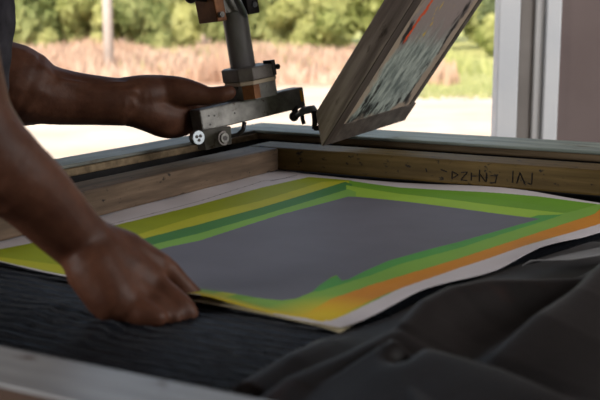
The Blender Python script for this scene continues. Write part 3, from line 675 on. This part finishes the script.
for i, (y0, y1) in enumerate(((100, 95), (109, 104), (119, 113), (128, 122))):     # four fingers going behind the bar and curling
    cap_chain(bm, [(h(180, y0, 1.955), .0125), (h(203, y0-2, 1.985), .0105), (h(221, y1, 2.01), .0095), (h(232, y1+1, 2.005), .0085)][:4 if i != 3 else 3])
# near arm (right)
eR = V(-.335, .99, .32)
cap_chain(bm, [(shR, .055), (shR.lerp(eR, .5), .052), (eR, .050)])
cap_chain(bm, [(eR, .052), (at(-45, 116, .99), .052), (at(0, 166, 1.0), .0430), (at(28, 188, 1.02), .0385), (at(55, 216, 1.045), .0350), (at(78, 239, 1.065), .0320), (at(98, 255, 1.075), .0320)])
g = lambda x, y, Y=1.08: at(x, y, Y)
# palm / back of the hand: metacarpals side by side
cap_chain(bm, [(g(98, 252), .033), (g(125, 256, 1.095), .0275), (g(154, 264, 1.105), .0170)])
cap_chain(bm, [(g(96, 258, 1.07), .034), (g(122, 274, 1.075), .031), (g(150, 284, 1.085), .0200)])
cap_chain(bm, [(g(94, 264, 1.06), .032), (g(116, 290, 1.058), .030), (g(140, 300, 1.065), .0220)])
cap_chain(bm, [(g(92, 266, 1.05), .029), (g(112, 297, 1.042), .027), (g(128, 306, 1.045), .0210)])
# index over the sheet edge
cap_chain(bm, [(g(154, 264, 1.108), .0170), (g(167, 270, 1.115), .0135), (g(179, 283, 1.122), .0125), (g(191, 293, 1.125), .0108), (g(201, 300.5, 1.126), .0088)])
# middle finger bent, near side
cap_chain(bm, [(g(150, 286, 1.085), .0190), (g(166, 299, 1.075), .0180), (g(180, 308, 1.068), .0155), (g(187, 314, 1.066), .0130)])
cap_chain(bm, [(g(140, 300, 1.065), .0190), (g(156, 309, 1.055), .0165), (g(172, 317, 1.052), .0125)])
cap_chain(bm, [(g(128, 305, 1.045), .0190), (g(143, 313, 1.035), .0140), (g(157, 318, 1.033), .0110)])
# thumb below the sheet edge
cap_chain(bm, [(g(120, 268, 1.09), .022), (g(150, 280, 1.11), .0145), (g(176, 297, 1.118), .0115), (g(194, 304.5, 1.115), .0095)])
body = remeshed('body', bm, .0032, skin, person, 7, .55)
body['label'] = 'brown skin'
# nails
# shirt
bm = bmesh.new()
for a, b_, ra, rb in ((pel+Vector((.01, 0, -.03)), pel.lerp(chest, .5)+Vector((.03, 0, 0)), .130, .128), (pel.lerp(chest, .5)+Vector((.03, 0, 0)), chest+Vector((.035, 0, .02)), .128, .128)):
    for dy in (-.07, .07):
        d = Vector((0, dy, 0)); cap_chain(bm, [(a+d, ra), (b_+d, rb)])
cap_chain(bm, [(shR+Vector((0, 0, .005)), .072), (chest+Vector((.0, -.05, .07)), .10), (chest+Vector((0, .05, .07)), .10), (shL+Vector((0, 0, .005)), .072)])
cap_chain(bm, [(shR, .070), (shR.lerp(eR, .55), .068)]); cap_chain(bm, [(shL, .070), (shL.lerp(eL, .6), .070)])
for dy in (-.06, .05): cap_chain(bm, [(V(-.518, 1.48+dy, .42), .11), (V(-.503, 1.48+dy, .30), .094), (V(-.512, 1.48+dy, .20), .088)])
sh = remeshed('shirt', bm, .007, shirt_m, person, 5, .5)
for v in sh.data.vertices:
    n_ = noise.noise(Vector((v.co.x*9, v.co.y*9, v.co.z*4))) + .5*noise.noise(v.co*26)
    v.co += v.normal*(.010*n_+.002)
bm = bmesh.new()
for sy in (-1, 1):
    hip = pel+Vector((0, sy*.085, -.05)); kn = Vector((-.70, 1.55+sy*.12, .48)); an = Vector((-.76, 1.55+sy*.14, .13))
    cap_chain(bm, [(pel+Vector((0, sy*.05, .0)), .112), (hip, .112), (kn, .078), (an, .062)])
remeshed('trousers', bm, .009, trouser_m, person, 4, .5)
for sy in (-1, 1):
    bm = bmesh.new(); y = 1.55+sy*.14; cap_chain(bm, [(Vector((-.80, y, .045)), .043), (Vector((-.72, y, .047)), .045), (Vector((-.60, y, .036)), .036)]); o = remeshed('shoe', bm, .006, shoe_m, person, 3, .5)
bm = bmesh.new(); ball(bm, head+Vector((-.018, 0, .038)), 1, 4, (.098, .084, .098)); ball(bm, head+Vector((-.06, 0, -.02)), 1, 4, (.058, .07, .07)); remeshed('hair', bm, .005, hair_m, person, 2, .5)
for sy in (-1, 1):
    bm = bmesh.new(); ball(bm, head+Vector((.075, sy*.030, .002)), .013, 3); e_ = obj('eye', bm, eye_m, person, smooth=True)
    bm = bmesh.new(); ball(bm, head+Vector((.0835, sy*.030, .000)), .0062, 3); o = obj('iris', bm, iris_m, None, smooth=True); o.parent = e_; o.matrix_parent_inverse = Matrix.Translation(person.location).inverted()
# thumbnail of the fingers that show
for k_ in list(bpy.data.objects):
    if 'world_mesh' in k_.keys(): del k_['world_mesh']
